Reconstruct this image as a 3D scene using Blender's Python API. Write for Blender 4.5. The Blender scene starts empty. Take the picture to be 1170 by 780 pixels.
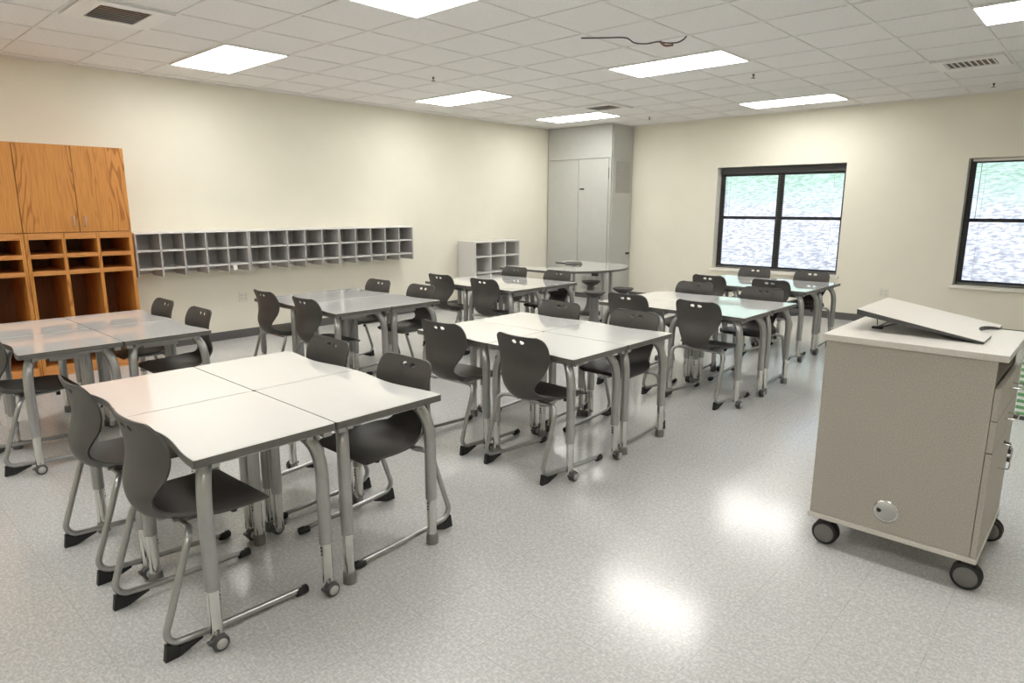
import bpy, bmesh, math, random
from mathutils import Vector, Matrix
random.seed(7)
scene = bpy.context.scene
COL = scene.collection
PI = math.pi

# ------------------------------------------------------------------ materials
def newmat(name):
    m = bpy.data.materials.new(name); m.use_nodes = True
    nt = m.node_tree
    return m, nt, nt.nodes['Principled BSDF']

def simple(name, col, rough=0.5, metal=0.0, spec=0.5, noise=0.0, nscale=40.0, coat=0.0, bump=0.0, bscale=200.0):
    m, nt, b = newmat(name)
    b.inputs['Base Color'].default_value = (*col, 1)
    b.inputs['Roughness'].default_value = rough
    b.inputs['Metallic'].default_value = metal
    b.inputs['Specular IOR Level'].default_value = spec
    b.inputs['Coat Weight'].default_value = coat
    b.inputs['Coat Roughness'].default_value = 0.04
    b.inputs['Coat IOR'].default_value = 1.6
    tc = nt.nodes.new('ShaderNodeTexCoord')
    if noise > 0:
        n = nt.nodes.new('ShaderNodeTexNoise'); n.inputs['Scale'].default_value = nscale
        n.inputs['Detail'].default_value = 3
        r = nt.nodes.new('ShaderNodeValToRGB')
        r.color_ramp.elements[0].position = 0.3; r.color_ramp.elements[1].position = 0.7
        r.color_ramp.elements[0].color = (*[c*(1-noise) for c in col], 1)
        r.color_ramp.elements[1].color = (*[min(1, c*(1+noise)) for c in col], 1)
        nt.links.new(tc.outputs['Object'], n.inputs['Vector'])
        nt.links.new(n.outputs['Fac'], r.inputs['Fac'])
        nt.links.new(r.outputs['Color'], b.inputs['Base Color'])
    if bump > 0:
        n2 = nt.nodes.new('ShaderNodeTexNoise'); n2.inputs['Scale'].default_value = bscale
        n2.inputs['Detail'].default_value = 2
        bp = nt.nodes.new('ShaderNodeBump'); bp.inputs['Strength'].default_value = bump
        bp.inputs['Distance'].default_value = 0.002
        nt.links.new(tc.outputs['Object'], n2.inputs['Vector'])
        nt.links.new(n2.outputs['Fac'], bp.inputs['Height'])
        nt.links.new(bp.outputs['Normal'], b.inputs['Normal'])
    return m

def floor_mat():
    m, nt, b = newmat('vinyl_floor')
    L = nt.links; N = nt.nodes
    geo = N.new('ShaderNodeNewGeometry')
    # directional flecks
    def fleck(sx, sy, lo, hi, off):
        mp = N.new('ShaderNodeMapping'); mp.inputs['Scale'].default_value = (sx, sy, 1)
        mp.inputs['Location'].default_value = (off, off*0.7, 0)
        n = N.new('ShaderNodeTexNoise'); n.inputs['Scale'].default_value = 1.0
        n.inputs['Detail'].default_value = 3.0; n.inputs['Roughness'].default_value = 0.6
        r = N.new('ShaderNodeMapRange'); r.inputs['From Min'].default_value = lo; r.inputs['From Max'].default_value = hi
        L.new(geo.outputs['Position'], mp.inputs['Vector']); L.new(mp.outputs['Vector'], n.inputs['Vector'])
        L.new(n.outputs['Fac'], r.inputs['Value'])
        return r.outputs['Result']
    a = fleck(48, 115, 0.50, 0.66, 0.0)
    c = fleck(112, 46, 0.50, 0.66, 13.0)
    d = fleck(85, 90, 0.35, 0.62, 31.0)
    e = fleck(1.2, 1.2, 0.3, 0.7, 3.0)
    base = (0.515, 0.515, 0.510, 1)
    mx1 = N.new('ShaderNodeMix'); mx1.data_type = 'RGBA'
    mx1.inputs['A'].default_value = (0.435, 0.435, 0.430, 1); mx1.inputs['B'].default_value = base
    L.new(d, mx1.inputs['Factor'])
    mx2 = N.new('ShaderNodeMix'); mx2.data_type = 'RGBA'
    L.new(a, mx2.inputs['Factor']); L.new(mx1.outputs['Result'], mx2.inputs['A'])
    mx2.inputs['B'].default_value = (0.635, 0.635, 0.632, 1)
    mx3 = N.new('ShaderNodeMix'); mx3.data_type = 'RGBA'
    mul = N.new('ShaderNodeMath'); mul.operation = 'MULTIPLY'; mul.inputs[1].default_value = 0.8
    L.new(c, mul.inputs[0]); L.new(mul.outputs[0], mx3.inputs['Factor'])
    L.new(mx2.outputs['Result'], mx3.inputs['A']); mx3.inputs['B'].default_value = (0.65, 0.65, 0.648, 1)
    # tile joints
    br = N.new('ShaderNodeTexBrick'); br.offset = 0.0; br.squash = 1.0
    br.inputs['Scale'].default_value = 1.0
    br.inputs['Brick Width'].default_value = 0.3048; br.inputs['Row Height'].default_value = 0.3048
    br.inputs['Mortar Size'].default_value = 0.0014; br.inputs['Mortar Smooth'].default_value = 0.2
    br.inputs['Color1'].default_value = (0.97, 0.97, 0.97, 1); br.inputs['Color2'].default_value = (1, 1, 1, 1)
    br.inputs['Mortar'].default_value = (0.80, 0.79, 0.78, 1)
    mp = N.new('ShaderNodeMapping'); mp.inputs['Location'].default_value = (0.02, 0.05, 0)
    L.new(geo.outputs['Position'], mp.inputs['Vector']); L.new(mp.outputs['Vector'], br.inputs['Vector'])
    mx4 = N.new('ShaderNodeMix'); mx4.data_type = 'RGBA'; mx4.blend_type = 'MULTIPLY'; mx4.inputs['Factor'].default_value = 1
    L.new(mx3.outputs['Result'], mx4.inputs['A']); L.new(br.outputs['Color'], mx4.inputs['B'])
    L.new(mx4.outputs['Result'], b.inputs['Base Color'])
    rr = N.new('ShaderNodeMapRange'); rr.inputs['To Min'].default_value = 0.165; rr.inputs['To Max'].default_value = 0.195
    L.new(e, rr.inputs['Value']); L.new(rr.outputs['Result'], b.inputs['Roughness'])
    b.inputs['Specular IOR Level'].default_value = 0.7
    # the wax film is a little wavy
    n = N.new('ShaderNodeTexNoise'); n.inputs['Scale'].default_value = 60; n.inputs['Detail'].default_value = 2
    L.new(geo.outputs['Position'], n.inputs['Vector'])
    bp = N.new('ShaderNodeBump'); bp.inputs['Strength'].default_value = 0.10; bp.inputs['Distance'].default_value = 0.002
    L.new(n.outputs['Fac'], bp.inputs['Height']); L.new(bp.outputs['Normal'], b.inputs['Normal'])
    return m

def tile_mat():
    m, nt, b = newmat('ceiling_tile'); L = nt.links; N = nt.nodes
    geo = N.new('ShaderNodeNewGeometry')
    n = N.new('ShaderNodeTexNoise'); n.inputs['Scale'].default_value = 110; n.inputs['Detail'].default_value = 3
    L.new(geo.outputs['Position'], n.inputs['Vector'])
    r = N.new('ShaderNodeValToRGB')
    r.color_ramp.elements[0].position = 0.36; r.color_ramp.elements[0].color = (0.72, 0.71, 0.70, 1)
    r.color_ramp.elements[1].position = 0.52; r.color_ramp.elements[1].color = (0.81, 0.80, 0.79, 1)
    L.new(n.outputs['Fac'], r.inputs['Fac']); L.new(r.outputs['Color'], b.inputs['Base Color'])
    b.inputs['Roughness'].default_value = 0.95; b.inputs['Specular IOR Level'].default_value = 0.1
    return m

def wood_mat(name, light, dark, vert='Z'):
    m, nt, b = newmat(name); L = nt.links; N = nt.nodes
    tc = N.new('ShaderNodeTexCoord')
    oi = N.new('ShaderNodeObjectInfo')
    ad = N.new('ShaderNodeVectorMath'); ad.operation = 'ADD'
    mulr = N.new('ShaderNodeVectorMath'); mulr.operation = 'SCALE'; mulr.inputs['Scale'].default_value = 7.0
    cmb = N.new('ShaderNodeCombineXYZ')
    for k in ('X', 'Y', 'Z'): L.new(oi.outputs['Random'], cmb.inputs[k])
    L.new(cmb.outputs[0], mulr.inputs[0])
    L.new(tc.outputs['Object'], ad.inputs[0]); L.new(mulr.outputs[0], ad.inputs[1])
    mp = N.new('ShaderNodeMapping')
    mp.inputs['Scale'].default_value = (6, 6, 0.8) if vert == 'Z' else (6, 0.8, 6)
    L.new(ad.outputs[0], mp.inputs['Vector'])
    # cathedral rings
    n0 = N.new('ShaderNodeTexNoise'); n0.inputs['Scale'].default_value = 0.9; n0.inputs['Detail'].default_value = 2
    L.new(mp.outputs[0], n0.inputs['Vector'])
    ml = N.new('ShaderNodeMath'); ml.operation = 'MULTIPLY'; ml.inputs[1].default_value = 80
    L.new(n0.outputs['Fac'], ml.inputs[0])
    sn = N.new('ShaderNodeMath'); sn.operation = 'SINE'; L.new(ml.outputs[0], sn.inputs[0])
    r0 = N.new('ShaderNodeMapRange'); r0.inputs['From Min'].default_value = 0.2; r0.inputs['From Max'].default_value = 1
    L.new(sn.outputs[0], r0.inputs['Value'])
    mp2 = N.new('ShaderNodeMapping'); mp2.inputs['Scale'].default_value = (120, 120, 4) if vert == 'Z' else (120, 4, 120)
    L.new(ad.outputs[0], mp2.inputs['Vector'])
    n1 = N.new('ShaderNodeTexNoise'); n1.inputs['Scale'].default_value = 1; n1.inputs['Detail'].default_value = 3
    L.new(mp2.outputs[0], n1.inputs['Vector'])
    r1 = N.new('ShaderNodeMapRange'); r1.inputs['From Min'].default_value = 0.42; r1.inputs['From Max'].default_value = 0.7
    L.new(n1.outputs['Fac'], r1.inputs['Value'])
    mpb = N.new('ShaderNodeMapping'); mpb.inputs['Scale'].default_value = (4, 5.5, 0.25) if vert == 'Z' else (4, 0.25, 5.5)
    L.new(ad.outputs[0], mpb.inputs['Vector'])
    nb = N.new('ShaderNodeTexNoise'); nb.inputs['Scale'].default_value = 1; nb.inputs['Detail'].default_value = 0
    L.new(mpb.outputs[0], nb.inputs['Vector'])
    rb = N.new('ShaderNodeMapRange'); rb.inputs['From Min'].default_value = 0.50; rb.inputs['From Max'].default_value = 0.60
    rb.inputs['To Min'].default_value = 0.08; rb.inputs['To Max'].default_value = 0.75
    L.new(nb.outputs['Fac'], rb.inputs['Value'])
    mm = N.new('ShaderNodeMath'); mm.operation = 'MULTIPLY'
    L.new(r0.outputs[0], mm.inputs[0]); L.new(rb.outputs[0], mm.inputs[1])
    aa = N.new('ShaderNodeMath'); aa.operation = 'MULTIPLY_ADD'; aa.inputs[1].default_value = 0.5
    L.new(r1.outputs[0], aa.inputs[0]); L.new(mm.outputs[0], aa.inputs[2])
    aa.use_clamp = True
    mx = N.new('ShaderNodeMix'); mx.data_type = 'RGBA'
    mx.inputs['A'].default_value = (*light, 1); mx.inputs['B'].default_value = (*dark, 1)
    L.new(aa.outputs[0], mx.inputs['Factor']); L.new(mx.outputs['Result'], b.inputs['Base Color'])
    b.inputs['Roughness'].default_value = 0.42
    return m

def emit_mat(name, col, s):
    m, nt, b = newmat(name)
    b.inputs['Base Color'].default_value = (0.8, 0.8, 0.8, 1)
    b.inputs['Emission Color'].default_value = (*col, 1)
    b.inputs['Emission Strength'].default_value = s
    return m

def glass_mat():
    m, nt, b = newmat('window_glass'); N = nt.nodes; L = nt.links
    N.remove(b); out = [n for n in N if n.type == 'OUTPUT_MATERIAL'][0]
    tr = N.new('ShaderNodeBsdfTransparent'); tr.inputs[0].default_value = (0.93, 0.97, 0.96, 1)
    gl = N.new('ShaderNodeBsdfGlossy'); gl.inputs['Roughness'].default_value = 0.02
    fr = N.new('ShaderNodeFresnel'); fr.inputs[0].default_value = 1.45
    mx = N.new('ShaderNodeMixShader')
    L.new(fr.outputs[0], mx.inputs[0]); L.new(tr.outputs[0], mx.inputs[1]); L.new(gl.outputs[0], mx.inputs[2])
    L.new(mx.outputs[0], out.inputs[0])
    return m

def hill_mat():
    m, nt, b = newmat('hillside'); L = nt.links; N = nt.nodes
    geo = N.new('ShaderNodeNewGeometry'); sep = N.new('ShaderNodeSeparateXYZ')
    L.new(geo.outputs['Position'], sep.inputs[0])
    n = N.new('ShaderNodeTexNoise'); n.inputs['Scale'].default_value = 0.7; n.inputs['Detail'].default_value = 6
    L.new(geo.outputs['Position'], n.inputs['Vector'])
    ma = N.new('ShaderNodeMath'); ma.operation = 'MULTIPLY_ADD'; ma.inputs[1].default_value = 1.4
    L.new(n.outputs['Fac'], ma.inputs[0]); L.new(sep.outputs['Z'], ma.inputs[2])
    mr = N.new('ShaderNodeMapRange'); mr.inputs['From Min'].default_value = 2.1; mr.inputs['From Max'].default_value = 2.9
    L.new(ma.outputs[0], mr.inputs['Value'])
    def ramp(scale, c0, c1, p0, p1):
        nn = N.new('ShaderNodeTexNoise'); nn.inputs['Scale'].default_value = scale; nn.inputs['Detail'].default_value = 5
        L.new(geo.outputs['Position'], nn.inputs['Vector'])
        r = N.new('ShaderNodeValToRGB'); r.color_ramp.elements[0].position = p0; r.color_ramp.elements[1].position = p1
        r.color_ramp.elements[0].color = (*c0, 1); r.color_ramp.elements[1].color = (*c1, 1)
        L.new(nn.outputs['Fac'], r.inputs['Fac']); return r.outputs['Color']
    litter = ramp(9, (0.27, 0.25, 0.26), (0.56, 0.52, 0.54), 0.38, 0.60)
    grass = ramp(7, (0.21, 0.29, 0.21), (0.39, 0.46, 0.38), 0.38, 0.62)
    mx = N.new('ShaderNodeMix'); mx.data_type = 'RGBA'
    L.new(mr.outputs[0], mx.inputs['Factor']); L.new(litter, mx.inputs['A']); L.new(grass, mx.inputs['B'])
    L.new(mx.outputs['Result'], b.inputs['Base Color']); b.inputs['Roughness'].default_value = 1
    b.inputs['Specular IOR Level'].default_value = 0.1
    return m

def stripe_mat():
    m, nt, b = newmat('green_white_stripes'); L = nt.links; N = nt.nodes
    tc = N.new('ShaderNodeTexCoord'); w = N.new('ShaderNodeTexWave'); w.bands_direction = 'Z'
    w.inputs['Scale'].default_value = 6.5; w.inputs['Distortion'].default_value = 1.5
    L.new(tc.outputs['Object'], w.inputs['Vector'])
    r = N.new('ShaderNodeValToRGB'); r.color_ramp.elements[0].position = 0.40; r.color_ramp.elements[1].position = 0.6
    r.color_ramp.elements[0].color = (0.16, 0.36, 0.16, 1); r.color_ramp.elements[1].color = (0.75, 0.82, 0.78, 1)
    L.new(w.outputs['Fac'], r.inputs['Fac']); L.new(r.outputs['Color'], b.inputs['Base Color'])
    b.inputs['Roughness'].default_value = 0.4
    return m

M = dict(
    floor=floor_mat(), tile=tile_mat(),
    wall=simple('cream_wall_paint', (0.775, 0.745, 0.635), 0.75, noise=0.015, nscale=3, bump=0.15, bscale=90),
    reveal=simple('white_trim_paint', (0.80, 0.77, 0.70), 0.5, noise=0.02),
    tbar=simple('ceiling_grid_paint', (0.74, 0.73, 0.715), 0.5, noise=0.02),
    base=simple('vinyl_baseboard', (0.105, 0.100, 0.098), 0.45, noise=0.06, nscale=12),
    white=simple('white_enamel', (0.78, 0.77, 0.75), 0.4, noise=0.02),
    lamin=simple('white_laminate_top', (0.88, 0.88, 0.87), 0.06, spec=0.6, noise=0.01, nscale=4, coat=0.8),
    edge=simple('grey_edge_band', (0.115, 0.110, 0.100), 0.38, noise=0.08, nscale=30),
    plast=simple('charcoal_plastic', (0.068, 0.064, 0.060), 0.46, spec=0.42, noise=0.05, nscale=9, bump=0.25, bscale=900),
    black=simple('black_rubber', (0.012, 0.012, 0.012), 0.55, noise=0.1),
    tube=simple('silver_paint', (0.40, 0.40, 0.395), 0.28, metal=0.72, noise=0.05, nscale=20),
    chrome=simple('chrome', (0.72, 0.71, 0.69), 0.13, metal=1.0, noise=0.02),
    steel=simple('dull_steel', (0.42, 0.41, 0.40), 0.35, metal=0.8, noise=0.04),
    dark=simple('dark_metal', (0.06, 0.06, 0.062), 0.4, noise=0.08),
    hubm=simple('caster_hub', (0.42, 0.42, 0.41), 0.35, noise=0.03),
    greyhub=simple('grey_hub', (0.16, 0.155, 0.15), 0.4, noise=0.04),
    greylam=simple('grey_laminate', (0.42, 0.405, 0.40), 0.45, noise=0.02, nscale=30),
    shelfl=simple('light_grey_laminate', (0.62, 0.61, 0.59), 0.4, noise=0.02, nscale=30),
    metalcab=simple('grey_green_enamel', (0.47, 0.475, 0.445), 0.42, noise=0.02, nscale=8),
    oak=wood_mat('oak_veneer', (0.620, 0.270, 0.062), (0.340, 0.115, 0.018)),
    oakh=wood_mat('oak_rail', (0.640, 0.290, 0.085), (0.400, 0.140, 0.028), 'Y'),
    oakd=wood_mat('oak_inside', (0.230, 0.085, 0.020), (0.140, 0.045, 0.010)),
    cart=simple('speckled_grey_laminate', (0.41, 0.385, 0.34), 0.5, noise=0.13, nscale=160),
    carttop=simple('pale_speckled_laminate', (0.60, 0.575, 0.53), 0.35, noise=0.07, nscale=160),
    bronze=simple('bronze_frame', (0.045, 0.043, 0.043), 0.4, noise=0.05),
    slat=simple('blind_slat', (0.22, 0.22, 0.21), 0.5, noise=0.02),
    glass=glass_mat(), hill=hill_mat(), stripes=stripe_mat(),
    lamp=emit_mat('lit_diffuser', (1.0, 0.985, 0.945), 14.0),
    baffle=emit_mat('lit_diffuser_rib', (1.0, 0.985, 0.95), 8.0),
    foliage=simple('foliage', (0.05, 0.09, 0.04), 0.9, noise=0.4, nscale=6),
    duct=simple('brown_duct_light', (0.20, 0.12, 0.075), 0.6, noise=0.2),  # brown painted for light in the duct; also colours the wire connector
    outlet=simple('outlet_plastic', (0.72, 0.69, 0.60), 0.35, noise=0.02),
)

# ------------------------------------------------------------------ mesh builder
class MB:
    def __init__(s): s.v = []; s.f = []; s.mi = []; s.sm = []; s.cur = 0
    def mat(s, i): s.cur = i; return s
    def _add(s, vs, fs, smooth=False):
        o = len(s.v); s.v += [tuple(p) for p in vs]
        for f in fs: s.f.append([o+i for i in f]); s.mi.append(s.cur); s.sm.append(smooth)
    def box(s, x0, x1, y0, y1, z0, z1):
        vs = [(x0,y0,z0),(x1,y0,z0),(x1,y1,z0),(x0,y1,z0),(x0,y0,z1),(x1,y0,z1),(x1,y1,z1),(x0,y1,z1)]
        s._add(vs, [(3,2,1,0),(4,5,6,7),(0,1,5,4),(1,2,6,5),(2,3,7,6),(3,0,4,7)]); return s
    def hexa(s, vs):
        s._add(vs, [(3,2,1,0),(4,5,6,7),(0,1,5,4),(1,2,6,5),(2,3,7,6),(3,0,4,7)]); return s
    def prism(s, pts, z0, z1):
        n = len(pts)
        s._add([(x,y,z0) for x,y in pts]+[(x,y,z1) for x,y in pts],
               [tuple(range(n-1,-1,-1)), tuple(range(n,2*n))]+[(i,(i+1)%n,n+(i+1)%n,n+i) for i in range(n)]); return s
    def ring(s, outer, inner, z0, z1):
        n = len(outer)
        vs = [(x,y,z0) for x,y in outer]+[(x,y,z1) for x,y in outer]+[(x,y,z0) for x,y in inner]+[(x,y,z1) for x,y in inner]
        fs = []
        for i in range(n):
            j = (i+1)%n
            fs += [(i,j,n+j,n+i),(2*n+j,2*n+i,3*n+i,3*n+j),(n+i,n+j,3*n+j,3*n+i),(j,i,2*n+i,2*n+j)]
        s._add(vs, fs); return s
    def tube(s, path, r, seg=10, caps=True):
        P = [Vector(p) for p in path]; n = len(P)
        rs = r if isinstance(r, (list, tuple)) else [r]*n
        T = []
        for i in range(n):
            a = P[max(0,i-1)]; b = P[min(n-1,i+1)]; T.append((b-a).normalized())
        up = Vector((0,0,1)) if abs(T[0].z) < 0.9 else Vector((1,0,0))
        N_ = (up - T[0]*up.dot(T[0])).normalized()
        vs = []; 
        for i in range(n):
            if i > 0:
                N_ = (N_ - T[i]*N_.dot(T[i])).normalized()
            B = T[i].cross(N_)
            for k in range(seg):
                a = 2*PI*k/seg
                vs.append(P[i] + (N_*math.cos(a)+B*math.sin(a))*rs[i])
        fs = []
        for i in range(n-1):
            for k in range(seg):
                k2 = (k+1)%seg
                fs.append((i*seg+k, i*seg+k2, (i+1)*seg+k2, (i+1)*seg+k))
        s._add(vs, fs, True)
        if caps:
            s._add(vs[:seg], [tuple(range(seg-1,-1,-1))]); s._add(vs[-seg:], [tuple(range(seg))])
        return s
    def lathe(s, prof, c=(0,0,0), axis='z', seg=20):
        vs = []; n = len(prof)
        for (r, h) in prof:
            for k in range(seg):
                a = 2*PI*k/seg; u = r*math.cos(a); w = r*math.sin(a)
                if axis == 'z': p = (c[0]+u, c[1]+w, c[2]+h)
                elif axis == 'x': p = (c[0]+h, c[1]+u, c[2]+w)
                else: p = (c[0]+w, c[1]+h, c[2]+u)
                vs.append(p)
        fs = []
        for i in range(n-1):
            for k in range(seg):
                k2 = (k+1)%seg; fs.append((i*seg+k, i*seg+k2, (i+1)*seg+k2, (i+1)*seg+k))
        s._add(vs, fs, True)
        s._add(vs[:seg], [tuple(range(seg-1,-1,-1))]); s._add(vs[-seg:], [tuple(range(seg))])
        return s
    def mesh(s, name, mats):
        me = bpy.data.meshes.new(name); me.from_pydata(s.v, [], s.f)
        for m in (mats if isinstance(mats, (list, tuple)) else [mats]): me.materials.append(m)
        for p, i, sm in zip(me.polygons, s.mi, s.sm): p.material_index = i; p.use_smooth = sm
        bm = bmesh.new(); bm.from_mesh(me); bmesh.ops.recalc_face_normals(bm, faces=bm.faces); bm.to_mesh(me); bm.free()
        me.update(); return me
    def build(s, name, mats, parent=None, bevel=0.0, label=None):
        o = bpy.data.objects.new(name, s.mesh(name, mats)); COL.objects.link(o)
        if parent is not None: o.parent = parent
        if bevel > 0:
            b = o.modifiers.new('bevel', 'BEVEL'); b.width = bevel; b.segments = 2; b.limit_method = 'ANGLE'; b.angle_limit = math.radians(50)
            b.harden_normals = False
        if label: o['label'] = label
        return o

def tag(o, label, cat, group=None):
    o['label'] = label; o['category'] = cat
    if group: o['group'] = group
    return o
def thing(name, label, cat, loc=(0,0,0), rz=0.0, group=None):
    o = bpy.data.objects.new(name, None); COL.objects.link(o); o.empty_display_size = 0.1
    o.location = loc; o.rotation_euler = (0,0,rz)
    return tag(o, label, cat, group)
def struct(mb, name, mats, parent=None, bevel=0):
    o = mb.build(name, mats, parent, bevel)
    if parent is None: o['kind'] = 'structure'
    return o
def copy_tree(o, parent=None):
    kids = list(o.children)
    c = o.copy(); COL.objects.link(c); c.parent = parent
    for ch in kids: copy_tree(ch, c)
    return c
def bend(p0, p1, p2, r, n=6):
    """points of a rounded corner at p1"""
    p0, p1, p2 = Vector(p0), Vector(p1), Vector(p2)
    a = (p0-p1).normalized(); b = (p2-p1).normalized()
    th = a.angle(b); d = r/math.tan(th/2)
    s = p1+a*d; e = p1+b*d; c = p1+(a+b).normalized()*(r/math.sin(th/2))
    out = []
    for i in range(n+1):
        t = i/n; q = ((s-c).normalized()*(1-t)+(e-c).normalized()*t).normalized()*r
        out.append(tuple(c+q))
    return out

# ------------------------------------------------------------------ camera
CAMH = 1.58
F, yaw, pitch, roll = 751.83, 0.743945, -0.200715, 0.001603
f = Vector((-math.sin(yaw)*math.cos(pitch), math.cos(yaw)*math.cos(pitch), math.sin(pitch)))
r_ = Vector((math.cos(yaw), math.sin(yaw), 0)); u_ = r_.cross(f)
r2 = r_*math.cos(roll)+u_*math.sin(roll); u2 = -r_*math.sin(roll)+u_*math.cos(roll)
cam = bpy.data.cameras.new('camera'); camo = bpy.data.objects.new('camera', cam); COL.objects.link(camo)
mw = Matrix((( r2.x, u2.x, -f.x, 0), (r2.y, u2.y, -f.y, 0), (r2.z, u2.z, -f.z, CAMH), (0,0,0,1)))
camo.matrix_world = mw
cam.sensor_width = 36; cam.lens = F/1170*36; cam.clip_start = 0.05; cam.clip_end = 300
scene.camera = camo

# ------------------------------------------------------------------ room shell
XL, XR, YF, YB, ZC = -7.88, 2.3, -2.1, 10.148, 2.956
T = 0.2
struct(MB().box(XL-T, XR+T, YF-T, YB+T, -0.1, 0), 'floor', M['floor'])
struct(MB().box(XL-T, XR+T, YF-T, YB+T, ZC, ZC+0.1), 'ceiling', M['tile'])
struct(MB().box(XL-T, XL, YF-T, YB+T, 0, ZC), 'wall_left', M['wall'])
struct(MB().box(XR, XR+T, YF-T, YB+T, 0, ZC), 'wall_right', M['wall'])
struct(MB().box(XL, XR, YF-T, YF, 0, ZC), 'wall_front', M['wall'])
W1 = (-4.91, -2.985, 0.62, 2.21); W2 = (-1.572, 0.353, 0.60, 2.20)
wb = MB()
xs = [XL, W1[0], W1[1], W2[0], W2[1], XR]
for i in (0, 2, 4): wb.box(xs[i], xs[i+1], YB, YB+T, 0, ZC)
for w in (W1, W2):
    wb.box(w[0], w[1], YB, YB+T, 0, w[2]); wb.box(w[0], w[1], YB, YB+T, w[3], ZC)
struct(wb, 'wall_back', M['wall'])
struct(MB().box(XL, XL+0.008, 2.35, YB, 0, 0.102).box(XL+0.008, XL+0.013, 2.35, YB, 0, 0.012), 'baseboard_left', M['base'])
struct(MB().box(-6.47, XR, YB-0.008, YB, 0, 0.102).box(-6.47, XR, YB-0.013, YB-0.008, 0, 0.012), 'baseboard_back', M['base'])
struct(MB().box(XR-0.008, XR, YF, YB, 0, 0.102), 'baseboard_right', M['base'])

# ceiling grid (T-bars)
GX0, GY0, G = -1.008, 5.805, 0.6096
g = MB()
k = -20
for k in range(-20, 12):
    x = GX0+k*G
    if XL < x < XR: g.box(x-0.012, x+0.012, YF, YB, ZC-0.006, ZC)
for k in range(-20, 12):
    y = GY0+k*G
    if YF < y < YB: g.box(XL, XR, y-0.012, y+0.012, ZC-0.0065, ZC-0.0005)
struct(g, 'trim_1', M['tbar'])
struct(MB().box(XL, XL+0.022, YF, YB, ZC-0.008, ZC).box(XL, XR, YB-0.022, YB, ZC-0.008, ZC), 'trim_2', M['tbar'])

# windows
def window(n, w, headdark):
    x0, x1, z0, z1 = w
    root = bpy.data.objects.new('window_%d' % n, None); COL.objects.link(root); root['kind'] = 'structure'
    root.location = ((x0+x1)/2, YB, 0); ox, oy = root.location[0], YB
    def B(mb, name, mat, bev=0): return mb.build(name, mat, root, bev)
    a, b = x0-ox, x1-ox
    fr = MB(); y0, y1 = 0.155, 0.195; t = 0.07
    fr.box(a, a+t, y0, y1, z0, z1).box(b-t, b, y0, y1, z0, z1)
    fr.box(a+t, b-t, y0, y1, z0, z0+0.06).box(a+t, b-t, y0, y1, z1-(0.14 if headdark else 0.06), z1)
    m = 0.0
    fr.box(m-0.045, m+0.045, y0-0.004, y1, z0+0.06, z1-0.05)
    zm = 1.43
    fr.box(a+t, m-0.045, y0-0.002, y1, zm-0.022, zm+0.022).box(m+0.045, b-t, y0-0.002, y1, zm-0.022, zm+0.022)
    B(fr, 'window_frame', M['bronze'], 0.003)
    B(MB().box(a+0.02, b-0.02, 0.172, 0.177, z0+0.02, z1-0.02), 'window_pane', M['glass'])
    B(MB().box(a-0.03, b+0.03, -0.035, 0.0, z0-0.035, z0-0.001).box(a+0.001, b-0.001, 0.0, 0.155, z0+0.0, z0+0.006), 'window_sill', M['reveal'], 0.003)
    B(MB().box(a, a+0.006, 0.0, 0.155, z0+0.006, z1).box(b-0.006, b, 0.0, 0.155, z0+0.006, z1).box(a+0.006, b-0.006, 0.0, 0.155, z1-0.006, z1), 'window_reveal', M['reveal'])
for n, w, h in ((1, W1, True), (2, W2, False)): window(n, w, h)

def blind(w, label, headmat, hh):
    x0, x1, z0, z1 = w
    root = thing('window_blind', label, 'blind', ((x0+x1)/2, YB+0.125, z0), 0, 'raised and open blinds in the window recesses')
    hw = (x1-x0)/2-0.035; H = z1-z0
    MB().box(-hw, hw, -0.022, 0.022, H-0.012-hh, H-0.010).build('headrail', M[headmat], root, 0.003)
    s = MB(); z = 0.045
    while z < H-hh-0.02:
        s._add([(-hw,-0.0125,z-0.0012),(hw,-0.0125,z-0.0012),(hw,0,z),(-hw,0,z),(hw,0.0125,z-0.0012),(-hw,0.0125,z-0.0012)], [(0,1,2,3),(3,2,4,5)])
        s._add([(-hw,-0.0125,z-0.0020),(hw,-0.0125,z-0.0020),(hw,0,z-0.0008),(-hw,0,z-0.0008),(hw,0.0125,z-0.0020),(-hw,0.0125,z-0.0020)], [(3,2,1,0),(5,4,2,3)])
        z += 0.0225
    s.build('slats', M['slat'], root)
    MB().box(-hw, hw, -0.012, 0.012, 0.018, 0.032).build('bottom_rail', M['slat'], root, 0.002)
    c = MB()
    for cx in (-hw+0.15, 0.0, hw-0.15): c.tube([(cx,-0.014,0.03),(cx,-0.014,H-hh-0.02)], 0.0012, 6)
    c.tube([(-hw+0.10,-0.026,H-hh-0.02),(-hw+0.10,-0.028,H-0.75)], 0.003, 6)
    c.build('cords', M['slat'], root)
blind(W1, 'thin-slatted open blind with dark headrail in the left window, behind the desks', 'bronze', 0.10)
blind(W2, 'thin-slatted open blind with pale headrail in the right window, above the cart', 'reveal', 0.03)

# outside hillside
def hillside():
    nx, ny = 60, 60; vs = []; fs = []
    for j in range(ny+1):
        for i in range(nx+1):
            x = -40+80*i/nx; t = j/ny; y = YB+0.6+t*38
            d = y-(YB+0.6)
            z = -0.15 + 0.02*d + (0.30*max(0, d-1.0))
            z += 0.10*math.sin(x*0.35+1.3)+0.06*math.sin(y*0.8+x*0.5)
            vs.append((x, y, z-0.1))
    for j in range(ny):
        for i in range(nx):
            a = j*(nx+1)+i; fs.append((a, a+1, a+nx+2, a+nx+1))
    mb = MB(); mb._add(vs, fs, True)
    return mb
h = hillside().build('grassy_hillside', M['hill']); h['kind'] = 'structure'

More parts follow.
